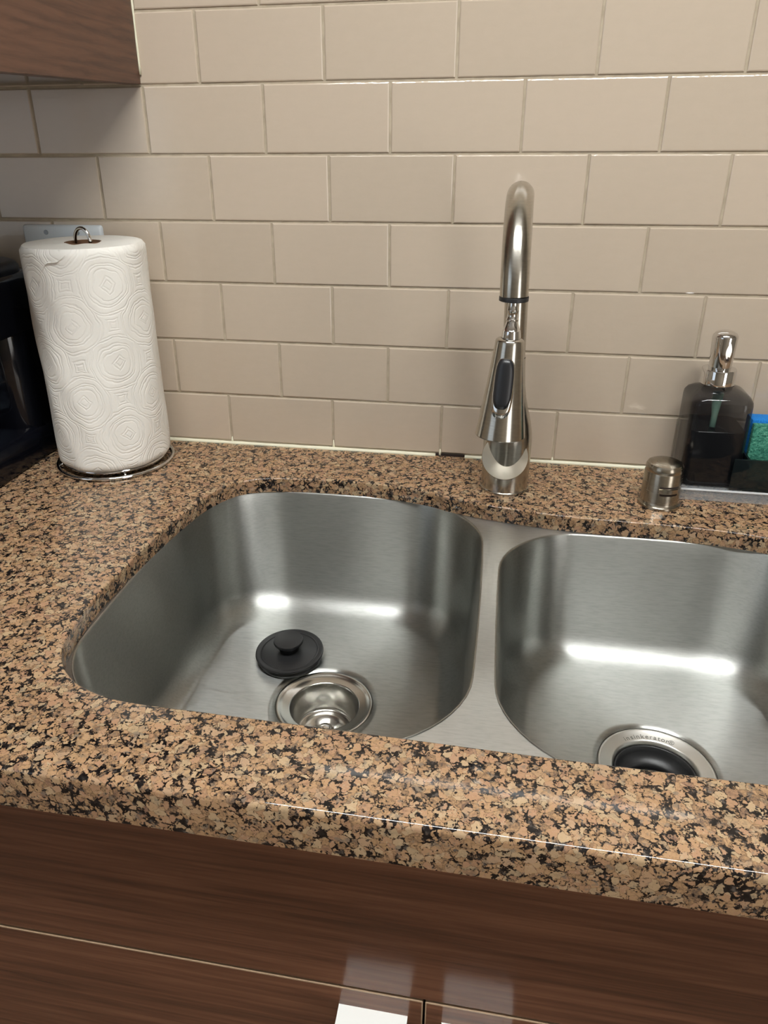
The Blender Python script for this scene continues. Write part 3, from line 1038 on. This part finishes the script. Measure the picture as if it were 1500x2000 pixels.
# ---- dishwasher air gap cap
def air_gap():
    x, y = 0.4280, -0.1090
    root = empty('air_gap_cap', (x, y, 0))
    tag(root, 'short brushed nickel air gap cap beside the soap dispenser', 'air gap')
    body = [(0.0, 0.0), (0.0240, 0.0), (0.0248, 0.0012), (0.0246, 0.0036), (0.0230, 0.0055), (0.0224, 0.0080), (0.0219, 0.0440), (0.0212, 0.0455), (0.0216, 0.0470), (0.0216, 0.0505), (0.0196, 0.0545), (0.0150, 0.0566), (0.0080, 0.0576), (0.0, 0.0578)]
    bm_obj('cap', lathe_bm(body, 64), 'nickel_dark', root, auto=30)

    def band(a0, a1, z0, z1, r, nm, mat, bulge=0.0, n=18):
        bm = bmesh.new()
        V = []
        for i in range(n + 1):
            t = i / n
            a = radians(a0 + (a1 - a0) * t)
            b = bulge * min(1.0, 6 * t, 6 * (1 - t))
            V.append([bm.verts.new(((r + d) * cos(a), (r + d) * sin(a), zz)) for d, zz in ((-0.002, z0), (b, z0 + 0.0004), (b, z1 - 0.0004), (-0.002, z1))])
        for A, B in zip(V[:-1], V[1:]):
            for k in range(4):
                q = (k + 1) % 4
                bm.faces.new((A[k], B[k], B[q], A[q]))
        bm.faces.new(V[0])
        bm.faces.new(V[-1][::-1])
        bm_obj(nm, bm, mat, root, auto=40)
    band(-108, -42, 0.0222, 0.0285, 0.0224, 'louver', 'nickel_dark', 0.0014)
    band(-106, -44, 0.0190, 0.0222, 0.02215, 'vent_slot_shade', 'gap', 0.0003)  # solid dark bands here and below paint the shade inside the slots
    band(-106, -44, 0.0285, 0.0316, 0.0221, 'vent_slot_shade', 'gap', 0.0003)


air_gap()


# ================================================================== SOAP DISPENSER, TRAY, SPONGE
BASE_H = 0.0150


def soap():
    # clear plinth the bottle and the sponge holder stand on
    tx0, tx1, ty0, ty1 = 0.4555, 0.6600, -0.0925, -0.0125
    tr = empty('sponge_tray', ((tx0 + tx1) / 2, (ty0 + ty1) / 2, 0.0))
    tag(tr, 'clear acrylic stand under the soap dispenser and sponge holder', 'stand')
    hx, hy = (tx1 - tx0) / 2, (ty1 - ty0) / 2
    for nm, mt, a in (('front_panel', 'thin_clear', (-hx, hx, -hy, -hy + 0.0015, 0.0003, BASE_H - 0.0018)),
                      ('back_panel', 'thin_clear', (-hx, hx, hy - 0.0015, hy, 0.0003, BASE_H - 0.0018)),
                      ('side_panel', 'thin_clear', (-hx, -hx + 0.0015, -hy + 0.0015, hy - 0.0015, 0.0003, BASE_H - 0.0018)),
                      ('side_panel', 'thin_clear', (hx - 0.0015, hx, -hy + 0.0015, hy - 0.0015, 0.0003, BASE_H - 0.0018)),
                      ('top_plate', 'thin_clear', (-hx, hx, -hy + 0.0016, hy, BASE_H - 0.0017, BASE_H)),
                      ('edge_highlight', 'acrylic_highlight', (-hx, hx, -hy - 0.0002, -hy + 0.0015, BASE_H - 0.0017, BASE_H))):  # white strip painting the highlight along the front top edge
        bm_obj(nm, box_bm(*a), mt, tr)

    x0, x1, y0, y1 = 0.4535, 0.5235, -0.0850, -0.0150
    cx, cy = (x0 + x1) / 2 - 0.0, (y0 + y1) / 2
    z0 = BASE_H + 0.0004
    root = empty('soap_dispenser', (cx, cy, z0))
    tag(root, 'square smoked glass soap dispenser with a chrome pump', 'soap dispenser')
    hx, hy = (x1 - x0) / 2, (y1 - y0) / 2
    prof = [(0.004, 0.0), (0.001, 0.001), (0.0, 0.004), (0.0, 0.1020), (0.0006, 0.1065), (0.0030, 0.1110), (0.0070, 0.1140), (0.0130, 0.1166), (0.0200, 0.1190)]
    loops = []
    for ins, zz in prof:
        r = 0.013 + ins * 0.2
        loops.append([(x, y, zz) for x, y in rrect(-hx + ins, hx - ins, -hy + ins, hy - ins, r, 6, 3)])
    for rr, zz in ((0.0145, 0.1205), (0.0140, 0.1225), (0.0140, 0.1300)):
        loops.append([(rr * cos(atan2(y, x)), rr * sin(atan2(y, x)), zz) for x, y, _ in loops[-1]])
    bm_obj('bottle', loft_bm(loops, True, True), 'smoke', root, auto=30)
    # soap inside
    lq = []
    for ins, zz in ((0.0045, 0.003), (0.0030, 0.005), (0.0030, 0.0700), (0.0034, 0.0705)):
        lq.append([(x, y, zz) for x, y in rrect(-hx + ins, hx - ins, -hy + ins, hy - ins, 0.010, 5, 2)])
    bm_obj('liquid_soap', loft_bm(lq, True, True), 'liquid', root, auto=30)
    tb = [(0.0, 0.0, 0.110), (0.0, 0.0, 0.106), (-0.0005, -0.001, 0.100), (-0.0025, -0.010, 0.085), (-0.005, -0.018, 0.0715)]
    bm_obj('dip_tube', tube_bm(tb, [0.0062, 0.0062, 0.0058, 0.0036, 0.0036], 16), 'tube', root, smooth=True)
    # chrome collar and pump
    PX = -0.0045
    col = [(0.0130, 0.1215), (0.0190, 0.1217), (0.0196, 0.1225), (0.0196, 0.1395), (0.0190, 0.1405), (0.0120, 0.1407)]
    bm_obj('pump_collar', lathe_bm(col, 48), 'chrome', root, (PX, 0, 0), auto=35)
    pm = [(0.0100, 0.1400), (0.0126, 0.1404), (0.0128, 0.1440), (0.0142, 0.1780), (0.0139, 0.1800), (0.0116, 0.1830), (0.0066, 0.1850), (0.0, 0.1856)]
    ph = bm_obj('pump_head', lathe_bm(pm, 48), 'chrome', root, (PX, 0, 0), auto=35)
    nz = lathe_bm([(0.0, 0.0), (0.0018, 0.0), (0.0018, 0.0004), (0.0034, 0.0004), (0.0036, -0.0004), (0.0036, -0.0050), (0.0, -0.0050)], 24)
    for v in nz.verts:
        c = v.co.copy()
        v.co = Vector((c.x, -(c.z), c.y))
    n = bm_obj('nozzle', nz, 'chrome', ph, (0.0030, -0.0134, 0.1540), auto=40)
    hole = lathe_bm([(0.0, 0.0), (0.0018, 0.0)], 20)
    for v in hole.verts:
        c = v.co.copy()
        v.co = Vector((c.x, -0.0006, c.y))
    # teardrop scoop above the nozzle
    bm = bmesh.new()
    outl = []
    for i in range(28):
        a = 2 * pi * i / 28
        w = 0.0034 * (1 - 0.35 * max(0, sin(a)))
        outl.append((w * cos(a), 0.0095 * sin(a)))
    va, vb_ = [], []
    for u, v in outl:
        zz = 0.1640 + v
        rr = 0.0136 + 0.0002
        a = -pi / 2 + 0.22 + u / rr
        va.append(bm.verts.new(((rr - 0.002) * cos(a), (rr - 0.002) * sin(a), zz)))
        vb_.append(bm.verts.new(((rr + 0.0004) * cos(a), (rr + 0.0004) * sin(a), zz)))
    for i in range(28):
        j = (i + 1) % 28
        bm.faces.new((va[i], va[j], vb_[j], vb_[i]))
    bm.faces.new(vb_)
    bm_obj('spout_scoop', bm, 'chrome_soft', ph, auto=40)
    # solid dark plug painting the shade inside the nozzle bore
    bore = lathe_bm([(0.0, -0.0002), (0.0017, -0.0002), (0.0017, 0.0006), (0.0, 0.0006)], 20)
    for v in bore.verts:
        c = v.co.copy()
        v.co = Vector((c.x, -c.z, c.y))
    bm_obj('nozzle_bore_shade', bore, 'gap', ph, (0.0030, -0.0134, 0.1540))

    # smoked sponge holder: open box beside the bottle
    hx0, hx1, hy0, hy1, hz0, hz1 = 0.5260, 0.6580, -0.0905, -0.0150, z0, 0.0560
    hr = empty('sponge_holder', ((hx0 + hx1) / 2, (hy0 + hy1) / 2, hz0))
    tag(hr, 'dark smoked acrylic sponge holder right of the soap dispenser', 'sponge holder')
    c = Vector(hr.location)

    def s(a0, a1, b0, b1, d0, d1, nm):
        b = box_bm(a0, a1, b0, b1, d0, d1, 0.0005, 1)
        for v in b.verts:
            v.co -= c
        bm_obj(nm, b, 'smoke_dark', hr)
    t = 0.003
    s(hx0, hx1, hy0, hy1, hz0, hz0 + t, 'bottom_panel')
    s(hx0 - 0.0160, hx1, hy0, hy0 + t, hz0 + t, hz1, 'front_panel')
    s(hx0, hx1, hy1 - t, hy1, hz0 + t, hz1, 'back_panel')
    s(hx0, hx0 + t, hy0 + t, hy1 - t, hz0 + t, hz1, 'side_panel')
    s(hx1 - t, hx1, hy0 + t, hy1 - t, hz0 + t, hz1, 'side_panel')

    # sponge standing in the holder
    sx0, sx1 = 0.5308, 0.6300
    sp = empty('sponge', (0.58, -0.05, hz0 + t + 0.0004))
    tag(sp, 'blue sponge with a green scouring face standing in the holder', 'sponge')
    so = Vector(sp.location)
    zb = so.z
    b = box_bm(sx0, sx1, -0.0580, -0.0330, zb, 0.0960, 0.0022, 2)
    for v in b.verts:
        v.co -= so
    bm_obj('foam_block', b, 'foam', sp, auto=40)
    b = box_bm(sx0 + 0.0005, sx1 - 0.0005, -0.0668, -0.0582, zb, 0.0925, 0.0012, 2)
    for v in b.verts:
        v.co -= so
    bm_obj('scouring_pad', b, 'scour', sp, auto=40)


soap()


# ================================================================== PAPER TOWELS
def paper_towels():
    cx, cy = -0.2965, -0.0840
    # wire holder
    root = empty('paper_towel_holder', (cx, cy, 0))
    tag(root, 'chrome wire paper towel holder with a ring base', 'paper towel holder')
    n = 72
    for nm, rr, zz, wr in (('base_ring', 0.0775, 0.0030, 0.0024), ('base_ring', 0.0680, 0.0082, 0.0022)):
        bm_obj(nm, tube_bm([(rr * cos(2 * pi * i / n), rr * sin(2 * pi * i / n), zz) for i in range(n)], wr, 12, closed=True), 'chrome', root, smooth=True)
    bm_obj('cross_wire', tube_bm([(-0.0675, 0, 0.0082), (0.0675, 0, 0.0082)], 0.0020, 10), 'chrome', root, smooth=True)
    for k in range(4):
        a = 2 * pi * k / 4 + 0.62 - pi / 2
        bm_obj('link_wire', tube_bm([(0.0775 * cos(a), 0.0775 * sin(a), 0.0032), (0.068 * cos(a), 0.068 * sin(a), 0.0082)], 0.0018, 8), 'chrome', root, smooth=True)
    # upright loop through the core: two legs and an arched top
    hw, topz = 0.0115, 0.3095
    pts = [(-hw, 0.0, 0.0090)] + [(-hw, 0.0, 0.05 * i) for i in range(1, 6)] + [(-hw, 0, topz - hw * 1.3)]
    for i in range(1, 16):
        a = pi - pi * i / 16
        pts.append((hw * cos(a), 0.0, topz - hw * 1.3 + hw * 1.3 * sin(a)))
    pts += [(hw, 0, topz - hw * 1.3)] + [(hw, 0.0, 0.05 * i) for i in range(5, 0, -1)] + [(hw, 0, 0.0090)]
    o = bm_obj('wire_loop', tube_bm(pts, 0.0022, 12), 'chrome', root, smooth=True)
    o.rotation_euler = (0, 0, radians(-12))

    # the roll
    z0, z1 = 0.0108, 0.2930
    H = z1 - z0
    R = 0.0745
    rl = empty('paper_towel_roll', (cx, cy, z0))
    tag(rl, 'white embossed paper towel roll standing by the tiled wall', 'paper towel')
    na, nz = 120, 60
    rc = 0.0215

    def rad(a, z):
        w = 0.0007 * sin(3 * a + 9 * z) + 0.0006 * sin(7 * a - 31 * z) + 0.0005 * sin(11 * a + 53 * z + 1.3)
        # the loose outer sheet bellies a little on the left
        w += 0.0016 * math.exp(-((a - pi * 0.98) / 0.35) ** 2) * math.exp(-((z - H * 0.60) / 0.05) ** 2)
        return R + w
    loops = []
    for i in range(nz + 1):
        t = i / nz
        z = H * t
        edge = min(z, H - z)
        pull = 0.0035 * max(0.0, 1 - edge / 0.006) ** 2
        loops.append([((rad(a, z) - pull) * cos(a), (rad(a, z) - pull) * sin(a), z) for a in [-pi + 2 * pi * k / na for k in range(na)]])
    bm_obj('outer_sheet', loft_bm(loops), 'paper', rl, smooth=True)
    for z, nm in ((H, 'roll_end'), (0.0, 'roll_end')):
        lps = []
        for s in (1.0, 0.98, 0.9, 0.75, 0.6, 0.45, 0.3, 0.15, 0.0):
            lp = []
            for k in range(na):
                a = -pi + 2 * pi * k / na
                ro = rad(a, z) - 0.0036
                rr = rc + 0.0008 + (ro - rc - 0.0008) * s
                dz = (0.0011 * sin(a * 2 + 0.8) * s + 0.0006 * sin(5 * a)) * (1 - s ** 8) if z > 0 else 0
                lp.append((rr * cos(a), rr * sin(a), z + dz))
            lps.append(lp)
        bm_obj(nm, loft_bm(lps), 'paper_end', rl, smooth=True)
    bm_obj('cardboard_core', lathe_bm([(rc + 0.0008, 0.001), (rc + 0.0008, H + 0.0004), (rc - 0.0006, H + 0.0004), (rc - 0.0006, 0.001)], 40, closed=True), 'card', rl, auto=40)
    # free edge of the last sheet: a soft ridge that runs down from the rim at a slant
    ed = []
    for i in range(26):
        t = i / 25
        a = -1.35 - 0.55 * t
        z = H - 0.006 - 0.030 * t ** 1.6 - 0.004 * sin(t * 7)
        ed.append(((R + 0.0002) * cos(a), (R + 0.0002) * sin(a), z))
    bm_obj('sheet_edge', tube_bm(ed, [0.0002 + 0.0006 * sin(pi * i / 25) for i in range(26)], 8), 'paper', rl, smooth=True)


paper_towels()


# ---- wall plate half hidden behind the roll
def wall_plate():
    root = empty('wall_plate', (-0.3700, 0, 0.2465))
    tag(root, 'white two gang wall plate behind the paper towel roll', 'wall plate')
    hw, hh = 0.0580, 0.0580
    loops = []
    for ins, y in ((0.0, -0.0004), (0.0, -0.0030), (0.0012, -0.0055), (0.0035, -0.0068)):
        loops.append([(x, y, z) for x, z in rrect(-hw + ins, hw - ins, -hh + ins, hh - ins, 0.004, 4, 2)])
    bm_obj('plate', loft_bm(loops, True, True), 'plate', root, auto=40)
    for x in (-0.023, 0.023):
        for z in (0.0485, -0.0485):
            s = lathe_bm([(0.0, 0.0), (0.0030, 0.0), (0.0033, -0.0008), (0.0, -0.0008)], 16)
            for v in s.verts:
                c = v.co.copy()
                v.co = Vector((c.x, -c.z - 0.0008, c.y))
            bm_obj('screw', s, 'screw', root, (x, -0.0068, z), auto=40)
        b = box_bm(x - 0.0165, x + 0.0165, -0.0082, -0.0060, -0.0335, 0.0335, 0.0008, 1)
        bm_obj('rocker_switch', b, 'plate', root)


wall_plate()


# ================================================================== COFFEE MAKER
def coffee_maker():
    root = empty('coffee_maker', (-0.505, -0.145, 0))
    tag(root, 'glossy black drip coffee maker at the left edge of the counter', 'coffee maker')
    o = Vector(root.location)

    def slab(x0, x1, y0, y1, z0, z1, r, ins_top, nm, mat, steps=4, ins_bot=0.002):
        loops = []
        for i in range(steps):
            t = i / (steps - 1)
            loops.append((ins_bot * (1 - sin(t * pi / 2)), z0 + ins_bot * (1 - cos(t * pi / 2))))
        for i in range(steps + 2):
            t = i / (steps + 1)
            loops.append((ins_top * (1 - cos(t * pi / 2)), z1 - ins_top * (1 - sin(t * pi / 2))))
        L = []
        for ins, z in loops:
            L.append([(x - o.x, y - o.y, z) for x, y in rrect(x0 + ins, x1 - ins, y0 + ins, y1 - ins, max(r - ins * 0.3, 0.004), 8, 3)])
        return bm_obj(nm, loft_bm(L, True, True), mat, root, auto=35)
    slab(-0.610, -0.398, -0.280, -0.010, 0.002, 0.046, 0.030, 0.012, 'base', 'black_plastic')
    slab(-0.606, -0.402, -0.110, -0.012, 0.040, 0.215, 0.030, 0.004, 'water_column', 'black_plastic')
    slab(-0.610, -0.398, -0.270, -0.012, 0.178, 0.252, 0.055, 0.010, 'brew_head', 'black_plastic')
    slab(-0.602, -0.406, -0.258, -0.020, 0.250, 0.266, 0.060, 0.010, 'lid', 'black_matte')
    bm_obj('hot_plate', lathe_bm([(0.0, 0.0455), (0.062, 0.0455), (0.064, 0.0465), (0.062, 0.0478), (0.0, 0.0478)], 48), 'black_matte', root, (0.0, -0.050, 0.0), auto=40)
    # glass carafe standing on the hot plate
    cr = empty('coffee_carafe', (-0.505, -0.195, 0.0484))
    tag(cr, 'glass coffee carafe standing inside the black coffee maker', 'carafe')
    out = [(0.0, 0.0), (0.056, 0.0), (0.062, 0.004), (0.068, 0.020), (0.069, 0.036), (0.064, 0.062), (0.054, 0.086), (0.048, 0.100)]
    inn = [(r - 0.0025, max(z, 0.0025)) for r, z in out[::-1] if r > 0.01] + [(0.0, 0.0025)]
    bm_obj('glass_body', lathe_bm(out + inn, 56), 'carafe_glass', cr, auto=50)
    bm_obj('collar_band', lathe_bm([(0.0485, 0.092), (0.0555, 0.090), (0.0545, 0.104), (0.0485, 0.106)], 48, closed=True), 'black_matte', cr, auto=40)
    bm_obj('carafe_lid', lathe_bm([(0.0, 0.106), (0.050, 0.106), (0.050, 0.112), (0.030, 0.118), (0.0, 0.119)], 48), 'black_matte', cr, auto=40)
    hp = [(0.052, 0, 0.098), (0.075, 0, 0.100), (0.088, 0, 0.092), (0.090, 0, 0.060), (0.084, 0, 0.030), (0.070, 0, 0.022)]
    h = bm_obj('handle', tube_bm(hp, [0.006, 0.008, 0.009, 0.009, 0.008, 0.005], 12), 'black_matte', cr, smooth=True)
    h.rotation_euler = (0, 0, radians(-90))


coffee_maker()


# ================================================================== CEILING LAMPS
def lamps():
    # linear fixture over the counter edge
    a = empty('ceiling_lamp', (0.33, -0.92, CEIL_Z))
    tag(a, 'long narrow ceiling lamp over the counter edge', 'lamp')
    bm_obj('housing', box_bm(-0.625, 0.625, -0.085, 0.085, -0.030, -0.0005, 0.003, 1), 'white_metal', a)
    lit_face(bm_obj('diffuser', box_bm(-0.61, 0.61, -0.070, 0.070, -0.050, -0.0305), 'lamp_near', a), (0, 0, -1))


lamps()
